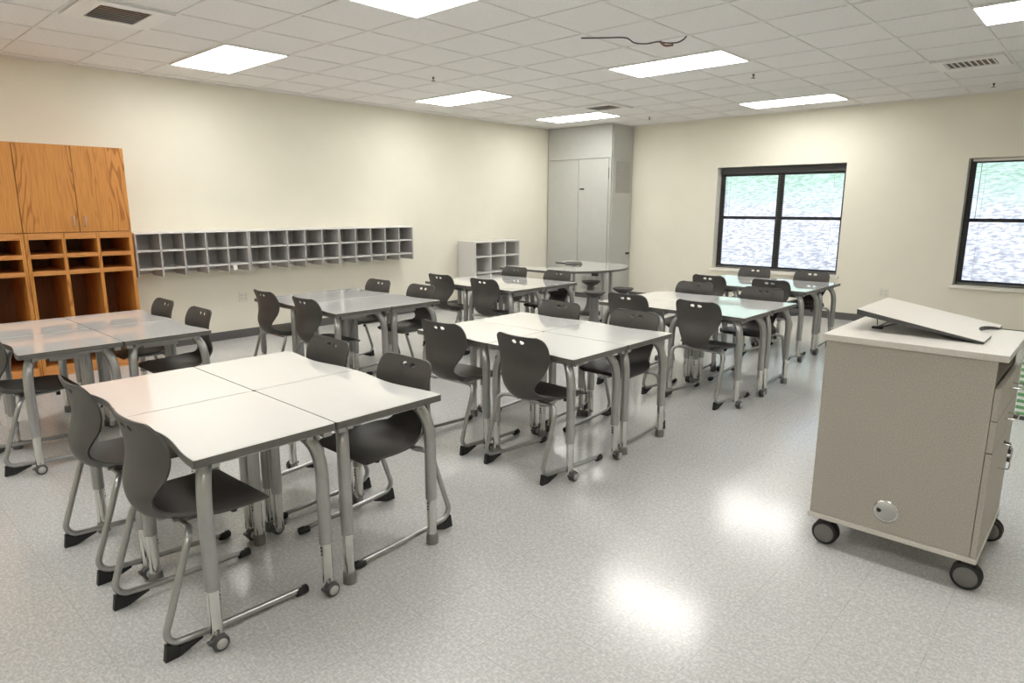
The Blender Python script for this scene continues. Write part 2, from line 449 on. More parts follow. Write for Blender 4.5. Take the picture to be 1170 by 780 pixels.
# ------------------------------------------------------------------ ceiling lights
def make_light():
    o = thing('ceiling_light', '', 'light', (0,0,0), 0, 'recessed ceiling light panels')
    w, d = 1.2192, 0.6096
    fr = MB().ring([(0.0,0.0),(w,0.0),(w,d),(0,d)], [(0.016,0.016),(w-0.016,0.016),(w-0.016,d-0.016),(0.016,d-0.016)], -0.010, 0.0)
    fr.build('frame', M['white'], o)
    MB().box(0.016, w-0.016, 0.016, d-0.016, -0.006, -0.001).build('diffuser', M['lamp'], o)
    MB().box(0.016, w-0.016, 0.20, 0.212, -0.008, -0.0062).box(0.016, w-0.016, 0.397, 0.409, -0.008, -0.0062).build('diffuser_rib', M['baffle'], o)
    return o
lightspots = [
 (-7.104, 2.757, 'recessed light panel nearest the oak cabinets, close to the left wall'),
 (-4.056, 2.757, 'recessed light panel cut by the top edge of the picture, left of centre'),
 (-7.104, 5.805, 'small-looking recessed light panel above the grey wall cubbies'),
 (-4.056, 5.805, 'recessed light panel beside the dangling wire, middle of the ceiling'),
 (-7.104, 8.243, 'recessed light panel just in front of the tall grey cabinet'),
 (-4.056, 8.853, 'recessed light panel nearest the back wall, above the left window'),
 (-1.008, 5.805, 'recessed light panel at the top right corner of the picture'),
 (-1.008, 2.757, 'recessed light panel out of view above the cart'),
 (-7.104, -0.291, 'recessed light panel out of view behind the camera, left wall side'),
 (-4.056, -0.291, 'recessed light panel out of view behind the camera, second from left wall'),
 (-1.008, -0.291, 'recessed light panel out of view over the camera'),
]
L0 = make_light()
for i, (x, y, lb) in enumerate(lightspots):
    o = L0 if i == 0 else copy_tree(L0)
    o.location = (x, y, ZC-0.006); o['label'] = lb

# ceiling vents
def make_vent():
    o = thing('ceiling_vent', '', 'vent', (0,0,0), 0, 'square air vents in the ceiling grid')
    d = G
    a, b = 0.11, 0.24
    MB().ring([(0.012,0.012),(d-0.012,0.012),(d-0.012,d-0.012),(0.012,d-0.012)], [(0.10,0.14),(d-0.10,0.14),(d-0.10,d-0.14),(0.10,d-0.14)], -0.014, -0.001).build('frame', M['white'], o, 0.003)
    MB().box(0.10, d-0.10, 0.14, d-0.14, -0.0035, -0.0015).build('duct_opening', M['dark'], o)
    MB().box(d*0.52, d-0.11, 0.15, d-0.15, -0.0050, -0.0036).build('brown_duct_light', M['duct'], o)  # flat brown patch, light inside the duct put into its colour
    s = MB()
    n = 9
    for k in range(n):
        x = 0.115+(d-0.23)*k/(n-1)
        s.hexa([(x-0.012,0.14,-0.007),(x-0.008,0.14,-0.007),(x-0.008,d-0.14,-0.007),(x-0.012,d-0.14,-0.007),
                (x+0.004,0.14,-0.013),(x+0.008,0.14,-0.013),(x+0.008,d-0.14,-0.013),(x+0.004,d-0.14,-0.013)])
    s.build('louvre', M['white'], o)
    return o
V0 = make_vent()
for i, (x, y, lb) in enumerate([
    (-5.885, 1.538, 'white ceiling vent near the left wall, at the top left of the picture'),
    (-5.885, 7.634, 'small-looking ceiling vent just in front of the light by the tall grey cabinet'),
    (-1.618, 7.634, 'ceiling vent at the upper right, above the right window')]):
    o = V0 if i == 0 else copy_tree(V0)
    o.location = (x, y, ZC-0.006); o['label'] = lb

def make_sprinkler():
    o = thing('sprinkler_head', '', 'sprinkler', (0,0,0), 0, 'sprinkler heads on the ceiling')
    MB().lathe([(0.036,0.0),(0.034,-0.006),(0.02,-0.009)], seg=20).build('escutcheon', M['white'], o)
    MB().lathe([(0.011,-0.008),(0.010,-0.03),(0.004,-0.032),(0.004,-0.045),(0.022,-0.047),(0.022,-0.050),(0.003,-0.051)], seg=14).build('deflector', M['dark'], o)
    return o
S0 = make_sprinkler()
for i, (x, y, lb) in enumerate([
    (-5.68, 4.92, 'dark sprinkler head between the light panels over the left wall side'),
    (-5.63, 9.235, 'sprinkler head beside the tall grey cabinet, near the back wall'),
    (-1.307, 9.351, 'sprinkler head at the upper right, below the right ceiling vent'),
    (-3.08, 7.06, 'pale sprinkler head between the wire light panel and the back wall light')]):
    o = S0 if i == 0 else copy_tree(S0)
    o.location = (x, y, ZC); o['label'] = lb

wpath = [(-3.52, 4.66, ZC-0.008), (-3.37, 4.76, ZC-0.012), (-3.22, 4.86, ZC-0.018), (-3.18, 4.93, ZC-0.05), (-3.10, 4.99, ZC-0.06),
         (-3.02, 5.03, ZC-0.05), (-2.95, 5.06, ZC-0.065), (-2.89, 5.12, ZC-0.06), (-2.86, 5.17, ZC-0.03), (-2.85, 5.19, ZC-0.004)]
def smooth(path, n=5):
    P = [Vector(p) for p in path]; out = []
    for i in range(len(P)-1):
        p0 = P[max(0,i-1)]; p1 = P[i]; p2 = P[i+1]; p3 = P[min(len(P)-1,i+2)]
        for k in range(n):
            t = k/n
            out.append(tuple(0.5*((2*p1)+(-p0+p2)*t+(2*p0-5*p1+4*p2-p3)*t*t+(-p0+3*p1-3*p2+p3)*t**3)))
    out.append(tuple(P[-1])); return out
wire = thing('dangling_wire', 'thin dark wire dangling from the ceiling beside a light panel', 'wire', (-2.85, 5.19, ZC))
def rel(p, o): return tuple(Vector(p)-Vector(o))
MB().tube([rel(p, wire.location) for p in smooth(wpath)], 0.0055, 8).build('cable', M['dark'], wire)
MB().tube([rel(p, wire.location) for p in smooth([(-3.0,5.03,ZC-0.05),(-2.96,5.05,ZC-0.085),(-2.91,5.09,ZC-0.08)])], 0.009, 8).build('connector', M['duct'], wire)
MB().lathe([(0.004,0.01),(0.013,0.004),(0.015,-0.008),(0.006,-0.018)], rel((-3.24,4.92,ZC-0.075), wire.location), seg=12).build('bulb', M['white'], wire)

# ------------------------------------------------------------------ desk
TH = 0.74; DW, DD = 0.690, 0.556
def outline(inset=0.0, dip=0.032):
    hw, hd = DW/2-0.001-inset, DD/2-0.001-inset
    pts = []; n = 26
    for i in range(n+1):                      # user edge (-y), a shallow scoop
        s = -1+2*i/n
        e = 0 if abs(s) > 0.90 else 0.5*(1+math.cos(PI*s/0.90))
        pts.append((hw*s, -hd+dip*e))
    r = 0.012
    pts[0] = (-hw+r*0.3, -hd+r*0.3*0); pts[-1] = (hw-r*0.3, -hd)
    pts.insert(0, (-hw, -hd+r*0.6)); pts.append((hw, -hd+r*0.6))
    pts += [(hw, hd-r), (hw-r*0.3, hd-r*0.3), (hw-r, hd), (-hw+r, hd), (-hw+r*0.3, hd-r*0.3), (-hw, hd-r)]
    return pts
def make_desk():
    o = thing('student_desk', '', 'desk')
    top = MB().prism(outline(0.0025), TH-0.029, TH).build('tabletop', M['lamin'], o)
    MB().ring(outline(0), outline(0.0024), TH-0.030, TH-0.0012).build('edge_band', M['edge'], top)
    # under-top steel frame
    fr = MB(); zt = TH-0.031
    fr.box(-DW/2+0.045, DW/2-0.045, -0.20, -0.17, zt-0.030, zt).box(-DW/2+0.045, DW/2-0.045, 0.17, 0.20, zt-0.030, zt)
    fr.box(-DW/2+0.05, -DW/2+0.075, -0.17, 0.17, zt-0.022, zt).box(DW/2-0.075, DW/2-0.05, -0.17, 0.17, zt-0.022, zt)
    fr.build('under_frame', M['tube'], o, 0.003)
    MB().box(-0.20, 0.20, -0.10, 0.12, zt-0.060, zt-0.054).box(-0.20,-0.194,-0.10,0.12,zt-0.054,zt).box(0.194,0.20,-0.10,0.12,zt-0.054,zt).box(-0.194,0.194,0.114,0.12,zt-0.054,zt).build('book_tray', M['greylam'], o, 0.002)
    for q in (1, -1):
        xa, xb = sorted((q*(DW/2-0.05), q*(DW/2-0.012)))
        MB().box(xa, xb, 0.225, 0.262, zt-0.022, zt).build('connector_clip', M['steel'], o, 0.003)
    for sx in (1, -1):
        for sy in (-1, 1):
            x = sx*(DW/2-0.045); y = sy*(DD/2-0.040 if sy < 0 else DD/2-0.052)
            ztop = zt-0.024
            prof = smooth([(0.112, 0, 0.711), (0.058, 0, 0.680), (0.020, 0, 0.630), (0.004, 0, 0.570), (0.0, 0, 0.50), (0.0, 0, 0.40), (0.0, 0, 0.228)], 4)
            path = [(x-sx*0.84*q[0], y-sy*0.54*q[0], q[2]) for q in prof]
            leg = MB().tube(path, 0.0265, 16).build('leg', M['tube'], o)
            lt = MB().tube([(x, y, 0.27), (x, y, 0.05)], 0.0225, 14)
            lt.mat(1)
            for q in range(3): lt.box(x-0.0035 + 0, x+0.0035, y-sy*0.0233-0.0008, y-sy*0.0233+0.0008, 0.175+q*0.016, 0.182+q*0.016)
            lt.build('lower_tube', [M['chrome'], M['black']], leg)
            if sx > 0:       # user's right: locking casters
                ca = MB()
                ca.mat(0).box(x-0.006, x+0.030, y-0.016, y+0.016, 0.045, 0.062)
                ca.mat(1).lathe([(0.010,-0.020),(0.026,-0.019),(0.031,-0.014),(0.031,-0.004),(0.026,-0.001),(0.026,0.001),(0.031,0.004),(0.031,0.014),(0.026,0.019),(0.010,0.020)], (x+0.030, y-0.004, 0.0315), 'x', 22)
                ca.mat(2).lathe([(0.004,0.0203),(0.020,0.0200),(0.020,0.0225),(0.004,0.024)], (x+0.030, y-0.004, 0.0315), 'x', 20)
                ca.mat(2).lathe([(0.004,-0.0203),(0.020,-0.0200),(0.020,-0.0225),(0.004,-0.024)], (x+0.030, y-0.004, 0.0315), 'x', 20)
                ca.mat(1).box(x+0.018, x+0.042, y+sy*0.0-0.045, y-0.022, 0.036, 0.046)
                ca.build('caster', [M['steel'], M['dark'], M['hubm']], leg)
            else:
                MB().lathe([(0.029,0.0),(0.029,0.030),(0.026,0.052),(0.022,0.053)], (x, y, 0), 'z', 20).build('foot_glide', M['greyhub'], leg)
    return o

# ------------------------------------------------------------------ chair
def catmull(vals, n):
    out = []; m = len(vals)
    for i in range(m-1):
        p0 = vals[max(0,i-1)]; p1 = vals[i]; p2 = vals[i+1]; p3 = vals[min(m-1,i+2)]
        for k in range(n):
            t = k/n
            out.append([0.5*((2*b)+(-a+c)*t+(2*a-5*b+4*c-d)*t*t+(-a+3*b-3*c+d)*t**3) for a,b,c,d in zip(p0,p1,p2,p3)])
    out.append(list(vals[-1])); return out
def shell_mesh():
    C = [(.444,.448,.172,0),(.438,.455,.200,0),(.420,.463,.214,0),(.36,.468,.221,.001),(.28,.463,.223,.008),(.20,.455,.213,.022),
         (.125,.451,.183,.040),(.060,.464,.146,.042),(.022,.508,.122,.030),(.014,.56,.130,.024),(.026,.61,.156,.028),(.042,.66,.183,.034),
         (.047,.71,.201,.036),(.042,.76,.204,.033),(.032,.80,.198,.027),(.024,.825,.186,.022),(.020,.839,.168,.019),(.018,.846,.144,.017)]
    R = catmull(C, 3); n = len(R); m = 24
    vs = []
    for i in range(n):
        a = R[max(0,i-1)]; b = R[min(n-1,i+1)]
        tf, tz = b[0]-a[0], b[1]-a[1]; L_ = math.hypot(tf, tz); tf /= L_; tz /= L_
        nf, nz = tz, -tf
        f_, z_, hw, dp = R[i]
        for j in range(m+1):
            u = -1+2*j/m; w = abs(u)**2.2*dp
            vs.append((hw*u, f_+nf*w, z_+nz*w))
    fs = [(i*(m+1)+j, i*(m+1)+j+1, (i+1)*(m+1)+j+1, (i+1)*(m+1)+j) for i in range(n-1) for j in range(m)]
    mb = MB(); mb._add(vs, fs, True)
    o = mb.build('shell_tmp', M['plast'])
    so = o.modifiers.new('s', 'SOLIDIFY'); so.thickness = 0.009; so.offset = 0
    # two teardrop openings near the top
    cut = MB()
    for sx in (-1, 1):
        pts = []
        for k in range(28):
            a = 2*PI*k/28
            rr = 0.0175 if sx*math.cos(a) < 0 else 0.0245
            pts.append((sx*0.0290+rr*math.cos(a)*1.0, 0.810+0.0130*math.sin(a)*(1.0 if math.cos(a)*sx < 0 else 0.85)))
        nn = len(pts)
        cut._add([(x,-0.05,z) for x,z in pts]+[(x,0.15,z) for x,z in pts],
                 [tuple(range(nn-1,-1,-1)), tuple(range(nn,2*nn))]+[(i,(i+1)%nn,nn+(i+1)%nn,nn+i) for i in range(nn)])
    c = cut.build('cut_tmp', M['plast'])
    bo = o.modifiers.new('b', 'BOOLEAN'); bo.operation = 'DIFFERENCE'; bo.object = c; bo.solver = 'EXACT'
    bpy.context.view_layer.update()
    dg = bpy.context.evaluated_depsgraph_get()
    me = bpy.data.meshes.new_from_object(o.evaluated_get(dg))
    me.name = 'seat_shell'
    for p in me.polygons: p.use_smooth = True
    try: me.set_sharp_from_angle(angle=math.radians(50))
    except Exception: pass
    bpy.data.objects.remove(o); bpy.data.objects.remove(c)
    me.materials.clear(); me.materials.append(M['plast'])
    return me
def make_chair():
    o = thing('student_chair', '', 'chair')
    sh = bpy.data.objects.new('seat_shell', shell_mesh()); COL.objects.link(sh); sh.parent = o
    R = 0.0132; X = 0.236
    # cross member under the seat, joining both sled legs
    MB().tube([(-0.165, 0.135, 0.437), (0.165, 0.135, 0.437)], 0.0118, 12).box(-0.10, 0.10, 0.11, 0.27, 0.440, 0.452).tube([(-0.12,0.14,0.437),(-0.12,0.34,0.440)], 0.009, 10).tube([(0.12,0.14,0.437),(0.12,0.34,0.440)], 0.009, 10).build('under_frame', M['tube'], o)
    for q in (-0.12, 0.12): MB().lathe([(0.012,0),(0.012,0.020)], (q,0.33,0.412)).build('stacking_bumper', M['black'], o)
    for s in (-1, 1):
        top = (s*0.165, 0.135, 0.437)
        p = [top] + bend(top, (s*X, 0.118, 0.437), (s*X, 0.03, 0.26), 0.052, 7)
        p = [top] + bend(top, (s*X, 0.105, 0.437), (s*X, 0.0, 0.12), 0.055, 7)
        p += bend((s*X, 0.03, 0.21), (s*X, -0.022, 0.058), (s*X, 0.12, 0.046), 0.050, 8)
        p += [(s*X, 0.14, 0.0425), (s*X, 0.36, 0.032), (s*X, 0.53, 0.025)]
        leg = MB().tube(p, R, 12).build('leg', M['tube'], o)
        g = MB()
        x0, x1 = s*X-0.012, s*X+0.012
        g.hexa([(x0,-0.022,0.0),(x1,-0.022,0.0),(x1,0.030,0.0),(x0,0.030,0.0),(x0,-0.012,0.066),(x1,-0.012,0.066),(x1,0.030,0.040),(x0,0.030,0.040)])
        g.hexa([(x0,0.030,0.0),(x1,0.030,0.0),(x1,0.115,0.030),(x0,0.115,0.030),(x0,0.030,0.040),(x1,0.030,0.040),(x1,0.115,0.042),(x0,0.115,0.042)])
        g.build('rear_glide', M['black'], leg, 0.003)
        MB().lathe([(0.010,0.500),(0.0180,0.502),(0.0190,0.515),(0.0180,0.553),(0.010,0.558)], (s*X, 0, 0.0191), 'y', 16).build('front_cap', M['black'], leg)
    return o

clusters = [
 # name for labels, x of right edge, y of the edge nearest the camera wall
 ('the nearest desk group', -2.208, 0.812),
 ('the desk group by the oak cubbies', -4.598, 0.790),
 ('the middle desk group', -2.185, 2.888),
 ('the desk group below the grey wall cubbies', -4.575, 2.880),
 ('the desk group by the low grey shelf', -4.552, 4.945),
 ('the desk group left of the cart', -2.085, 4.935),
 ('the desk group under the left window', -2.315, 6.945),
]
desk0 = make_desk(); chair0 = make_chair(); used = [False, False]
def place(proto, idx, loc, rz, label, group):
    o = proto if not used[idx] else copy_tree(proto)
    used[idx] = True
    o.location = loc; o.rotation_euler = (0, 0, rz); o['label'] = label; o['group'] = group
    return o
# (cluster, side, column): dx, dy, rotation of the chair in degrees
adj = {(0,0,1): (0.020, -0.002, 2.5), (0,0,0): (-0.012, -0.002, 0.5),
       (1,0,1): (-0.02, 0.01, 1), (2,0,1): (0, 0.0, -1.5), (2,0,0): (0, -0.005, 1.5), (3,0,0): (0.0, 0, -1), (4,0,1): (0, 0, 1.5), (4,1,0): (0, 0, 2), (6,0,0): (0, -0.01, -2),
       (5,0,1): (-0.03, 0.005, -3)}
skip = {(1,0,0)}
for ci, (nm, x1, y0) in enumerate(clusters):
    xm = x1-DW
    for side in (0, 1):
        for colm in (0, 1):
            cx = x1-DW*0.5 if colm == 1 else x1-DW*1.5
            cy = y0+DD*0.5 if side == 0 else y0+DD*1.5
            dname = 'white-topped desk, %s %s one of %s' % ('near' if side == 0 else 'far', 'right' if colm else 'left', nm)
            place(desk0, 0, (cx, cy, 0), 0 if side == 0 else PI, dname, 'white-topped student desks')
            if (ci, side, colm) in skip: continue
            dx, dy, da = adj.get((ci, side, colm), (0, 0, 0))
            if side == 0: loc = (cx+dx, y0-0.118+dy, 0); rz = math.radians(da)
            else: loc = (cx+dx, y0+2*DD+0.118+dy, 0); rz = PI+math.radians(da)
            cname = 'charcoal chair, %s side %s seat of %s' % ('near' if side == 0 else 'far', 'right' if colm else 'left', nm)
            place(chair0, 1, loc, rz, cname, 'charcoal plastic sled-base chairs')

# ------------------------------------------------------------------ oak wall of cabinets
XO = -7.30; OB = XL+0.004
def oak_upper(y0, y1, label):
    o = thing('wall_cabinet', label, 'cabinet', (XO, y0, 1.345), 0, 'oak upper cabinets')
    w = y1-y0; H = 0.795; D = OB-XO
    MB().box(D, -0.021, 0.001, w-0.001, 0.0, H).build('body', M['oak'], o)
    for k in (0, 1):
        a = 0.002+k*w/2; b = a+w/2-0.004
        dr = MB().box(-0.0205, 0, a, b, 0.003, H-0.003).build('door', M['oak'], o, 0.002)
        hy = b-0.045 if k == 0 else a+0.045
        pth = smooth([(0.0,hy,0.055),(0.028,hy,0.062),(0.034,hy,0.10),(0.028,hy,0.138),(0.0,hy,0.145)], 4)
        MB().tube(pth, 0.006, 8).build('handle', M['steel'], dr)
    return o
def oak_lower(y0, y1, label):
    o = thing('cubby_unit', label, 'cubby', (XO, y0, 0), 0, 'oak cubby units')
    w = y1-y0; D = OB-XO; t = 0.03; Z = 1.343
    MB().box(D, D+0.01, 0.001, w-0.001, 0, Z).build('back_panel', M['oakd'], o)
    ca = MB()
    ys = [0.001+(w-0.002-t)*k/3 for k in range(4)]
    for y in ys: ca.box(D+0.01, 0, y, y+t, 0, Z)
    ca.build('upright', M['oak'], o, 0.0015)
    for (z0, z1, nm) in ((1.284, Z, 'top_rail'), (1.112, 1.150, 'shelf'), (0.955, 0.995, 'shelf'), (0.30, 0.335, 'shelf'), (0.0, 0.10, 'plinth')):
        sh = MB()
        for k in range(3): sh.box(D+0.01, -0.001, ys[k]+t, ys[k+1], z0, z1)
        sh.build(nm, M['oakh'], o)
    return o
oak_upper(1.432, 2.324, 'oak upper cabinet with two doors, beside the cream wall')
oak_upper(0.540, 1.430, 'oak upper cabinet cut by the left edge of the picture')
oak_lower(1.432, 2.324, 'open oak cubby unit with three columns, beside the grey wall cubbies')
oak_lower(0.540, 1.430, 'open oak cubby unit cut by the left edge of the picture')

# grey wall cubbies
def wall_cubby(y0, y1, label):
    o = thing('wall_cubby', label, 'cubby', (-7.58, y0, 0.83), 0, 'grey wall-hung cubbies')
    w = y1-y0; D = XL+0.003+7.58; t = 0.018; H = 0.487
    MB().box(D, D+0.008, 0.001, w-0.001, 0.03, H-t).build('back_panel', M['greylam'], o)
    MB().box(D, 0.004, 0.001, w-0.001, H-t, H).build('top', M['white'], o, 0.001)
    ys = [0.001+(w-0.002-t)*k/5 for k in range(6)]
    for z in (0.280, 0.090):
        s = MB()
        for k in range(5): s.box(D+0.008, -0.003, ys[k]+t, ys[k+1], z, z+t)
        s.build('shelf', M['shelfl'], o)
    for y in ys:
        d = MB()
        d.box(D+0.008, 0, y, y+t, 0.09, H-t)
        d.hexa([(D+0.008,y,0.0),(-0.07,y,0.0),(-0.07,y+t,0.0),(D+0.008,y+t,0.0),(D+0.008,y,0.09),(0,y,0.09),(0,y+t,0.09),(D+0.008,y+t,0.09)]) if False else d.box(D+0.008, -0.002, y, y+t, 0.015, 0.09)
        d.build('divider', M['greylam'], o)
    return o
wall_cubby(2.430, 3.658, 'grey wall-hung cubby unit next to the oak cubbies, with a paper tag')
wall_cubby(3.660, 4.888, 'grey wall-hung cubby unit, middle one of the three')
wall_cubby(4.890, 6.118, 'grey wall-hung cubby unit furthest from the oak cubbies')
tag(MB().box(-7.579, -7.577, 3.45, 3.495, 0.862, 0.918).build('paper_tag', M['white']), 'small white paper tag on the underside of the grey cubby next to oak', 'tag')

# free-standing light grey shelf
fs = thing('storage_shelf', 'low light grey free-standing cubby shelf against the left wall', 'shelf', (-7.45, 7.243, 0))
D = -0.40; W = 1.045; H = 1.052; t = 0.022
for q in (0, W-t): MB().box(D, 0, q, q+t, 0.0, H-t).build('side_panel', M['shelfl'], fs, 0.001)
MB().box(D, 0.003, 0, W, H-t, H).build('top', M['shelfl'], fs, 0.001)
MB().box(D, D+0.01, t, W-t, 0.05, H-t).build('back_panel', M['shelfl'], fs)
for k in (1, 2):
    y = (W-t)*k/3; MB().box(D+0.01, -0.002, y, y+t, 0.05, H-t).build('divider', M['shelfl'], fs)
for z in (0.03, 0.28, 0.545, 0.80):
    s = MB()
    for k in range(3): s.box(D+0.01, -0.003, (W-t)*k/3+t, (W-t)*(k+1)/3, z, z+t)
    s.build('shelf_board', M['shelfl'], fs)
MB().box(D+0.01, -0.02, t, W-t, 0, 0.03).build('plinth', M['shelfl'], fs)

# tall grey HVAC cabinet in the corner
hc = thing('tall_cabinet', 'tall grey metal cabinet reaching the ceiling in the far corner', 'cabinet', (-7.86, 9.50, 0))
W = 1.37; Dp = YB-0.003-9.50; ZT = ZC-0.008
MB().box(0, W, 0.02, Dp, 0, ZT).build('body', M['metalcab'], hc, 0.002)
MB().box(0.005, W, 0.0, 0.0195, 2.405, ZT).build('upper_panel', M['metalcab'], hc, 0.003)
for a, b, lbl in ((0.005, 0.690, 0), (0.697, 1.318, 1)):
    d = MB().box(a, b, 0.0, 0.0195, 0.09, 2.398).build('door', M['metalcab'], hc, 0.003)
    if lbl:
        MB().box(a+0.03, a+0.12, -0.012, -0.0005, 1.885, 1.910).build('latch', M['black'], d, 0.002)
        gr = MB()
        for r in range(5):
            for c in range(3): gr.box(a+0.12+c*0.14, a+0.23+c*0.14, -0.004, -0.0005, 0.16+r*0.085, 0.22+r*0.085)
        gr.build('lower_grille', M['steel'], d)
        MB().box(a+0.33, a+0.47, -0.008, -0.0005, 0.40, 0.48).build('name_plate', M['black'], d)
MB().box(1.328, W, 0.0, 0.0195, 0.0, 2.398).build('corner_post', M['metalcab'], hc, 0.003)
MB().box(1.318, 1.328, -0.004, 0.01, 2.06, 2.24).box(1.318, 1.328, -0.004, 0.01, 0.46, 0.62).build('hinge', M['black'], hc)
MB().box(0.005, W-0.1, 0.012, 0.0195, 0.0, 0.085).build('kick_plate', M['base'], hc)
MB().box(W+0.0005, W+0.014, 0.03, Dp-0.01, 0.09, 2.398).build('side_panel', M['metalcab'], hc, 0.003)
MB().box(W+0.0005, W+0.012, 0.03, Dp-0.01, 2.405, ZT).build('side_upper_panel', M['metalcab'], hc, 0.003)
gr = MB()
for k in range(19):
    z = 1.835+k*0.028
    gr.hexa([(W+0.014,0.12,z),(W+0.019,0.12,z-0.006),(W+0.019,Dp-0.07,z-0.006),(W+0.014,Dp-0.07,z),(W+0.014,0.12,z+0.010),(W+0.017,0.12,z+0.004),(W+0.017,Dp-0.07,z+0.004),(W+0.014,Dp-0.07,z+0.010)])
gr.build('side_grille', M['steel'], hc)
MB().box(W+0.0145, W+0.026, Dp-0.15, Dp-0.04, 0.770, 0.805).build('latch', M['black'], hc, 0.002)

# ------------------------------------------------------------------ horseshoe table and stools
def horseshoe():
    out = []; n = 30
    yc = 0.0
    out.append((-0.80, -0.84)); out.append((-0.05, -0.85))
    for i in range(n+1):
        a = -PI/2+PI*i/n; out.append((-0.05+0.70*math.cos(a), 0.85*math.sin(a)))
    out.append((-0.05, 0.85)); out.append((-0.80, 0.84)); out.append((-0.85, 0.79)); out.append((-0.85, 0.50)); out.append((-0.80, 0.46))
    out.append((-0.45, 0.44))
    for i in range(1, n):
        a = PI/2-PI*i/n; out.append((-0.42+0.36*math.cos(a), 0.44*math.sin(a)))
    out.append((-0.45, -0.44)); out.append((-0.80, -0.46)); out.append((-0.85, -0.50)); out.append((-0.85, -0.79))
    return out
hz = thing('horseshoe_table', 'white horseshoe-shaped group table in front of the tall grey cabinet', 'table', (-5.78, 7.73, 0))
pts = horseshoe()
top = MB().prism(pts, 0.711, 0.74).build('tabletop', M['lamin'], hz)
def off(pts, d):
    n = len(pts); res = []
    for i in range(n):
        a = Vector(pts[i-1]); b = Vector(pts[i]); c = Vector(pts[(i+1)%n])
        t1 = (b-a); t2 = (c-b)
        if t1.length < 1e-6 or t2.length < 1e-6: res.append(tuple(b)); continue
        t1.normalize(); t2.normalize()
        nn = Vector((t1.y, -t1.x))+Vector((t2.y, -t2.x)); nn.normalize()
        res.append((b.x+nn.x*d, b.y+nn.y*d))
    return res
MB().ring(off(pts, 0.004), off(pts, 0.0003), 0.709, 0.739).build('edge_band', M['edge'], top)
for (x, y) in ((0.48, -0.10), (-0.60, -0.66), (-0.60, 0.66), (0.10, 0.66)):
    leg = MB().lathe([(0.055,0.709),(0.034,0.68),(0.028,0.60),(0.025,0.27)], (x, y, 0), 'z', 16).build('leg', M['tube'], hz)
    MB().lathe([(0.020,0.30),(0.020,0.03)], (x, y, 0), 'z', 14).build('lower_tube', M['chrome'], leg)
    MB().lathe([(0.026,0.0),(0.026,0.028),(0.021,0.034)], (x, y, 0), 'z', 14).build('foot_glide', M['black'], leg)
dv = thing('desk_device', 'flat dark grey device lying on the horseshoe table', 'device', (-6.02, 7.90, 0.7405), math.radians(35))
MB().hexa([(-0.13,-0.10,0),(0.13,-0.10,0),(0.13,0.10,0),(-0.13,0.10,0),(-0.10,-0.085,0.022),(0.10,-0.085,0.022),(0.11,0.095,0.040),(-0.11,0.095,0.040)]).build('body', M['plast'], dv, 0.004)
MB().hexa([(-0.08,-0.06,0.0255),(0.08,-0.06,0.0255),(0.085,0.06,0.037),(-0.085,0.06,0.037),(-0.08,-0.06,0.0275),(0.08,-0.06,0.0275),(0.085,0.06,0.039),(-0.085,0.06,0.039)]).build('screen', M['dark'], dv)

def make_stool():
    o = thing('wobble_stool', '', 'stool', (0,0,0), 0, 'grey round-seated stools at the horseshoe table')
    MB().lathe([(0.03,0.425),(0.055,0.432),(0.110,0.466),(0.140,0.494),(0.143,0.504),(0.137,0.507),(0.11,0.498),(0.05,0.490),(0.01,0.489)], seg=28).build('seat', M['plast'], o)
    MB().lathe([(0.050,0.433),(0.060,0.40),(0.057,0.34),(0.055,0.25),(0.062,0.16),(0.085,0.09),(0.11,0.06)], seg=24).build('column', M['greyhub'], o)
    MB().lathe([(0.165,0.0),(0.172,0.012),(0.165,0.035),(0.13,0.055),(0.09,0.062)], seg=28).build('base', M['plast'], o)
    return o
st0 = make_stool()
for i, (x, y, lb) in enumerate([
    (-5.00, 7.02, 'round-seated stool nearest the camera, outside the horseshoe table'),
    (-5.80, 8.05, 'round-seated stool furthest back, half hidden behind the nearest stool'),
    (-4.95, 7.62, 'round-seated stool right of the horseshoe table leg, beside the desks'),
    (-6.05, 7.72, 'round-seated stool inside the horseshoe table opening, mostly hidden by a chair')]):
    o = st0 if i == 0 else copy_tree(st0)
    o.location = (x, y, 0); o['label'] = lb

# ------------------------------------------------------------------ teacher cart
cx0, cx1, cy0, cy1 = -0.935, -0.272, 3.13, 3.79
ct = thing('teacher_cart', 'grey-beige laminate teacher cart on four casters, at the right', 'cart', (cx0, cy0, 0))
W = cx1-cx0; Dp = cy1-cy0; zb, zt = 0.135, 0.993
FT = 0.022   # thickness of drawer fronts
MB().box(0, W-FT-0.002, 0, 0.02, zb+0.022, zt).build('side_panel', M['cart'], ct, 0.0012)
MB().box(0, W-FT-0.002, Dp-0.02, Dp, zb+0.022, zt).build('side_panel', M['cart'], ct, 0.0012)
MB().box(0, 0.02, 0.0205, Dp-0.0205, zb+0.022, zt).build('back_panel', M['cart'], ct)
MB().box(-0.008, W+0.004, -0.008, Dp+0.008, zb, zb+0.021).build('base_board', M['carttop'], ct, 0.002)
MB().box(0.021, W-0.03, 0.021, Dp-0.021, 0.865, 0.883).build('shelf', M['cart'], ct)
MB().box(0.021, W-0.03, 0.021, Dp-0.021, zb+0.023, 0.863).build('inner_box', M['cart'], ct)
MB().box(-0.014, W+0.010, -0.014, Dp+0.014, zt+0.001, 1.022).build('top', M['carttop'], ct, 0.002)
def wirepull(y0, y1, z, parent, dz=0.0):
    p0 = (W, y0, z); x = W+0.042
    path = [p0] + bend(p0, (x, y0, z-dz), (x, y1, z-dz), 0.012, 4) + bend((x, y0, z-dz), (x, y1, z-dz), (W, y1, z), 0.012, 4) + [(W, y1, z)]
    return MB().tube(path, 0.0035, 8).build('handle', M['chrome'], parent)
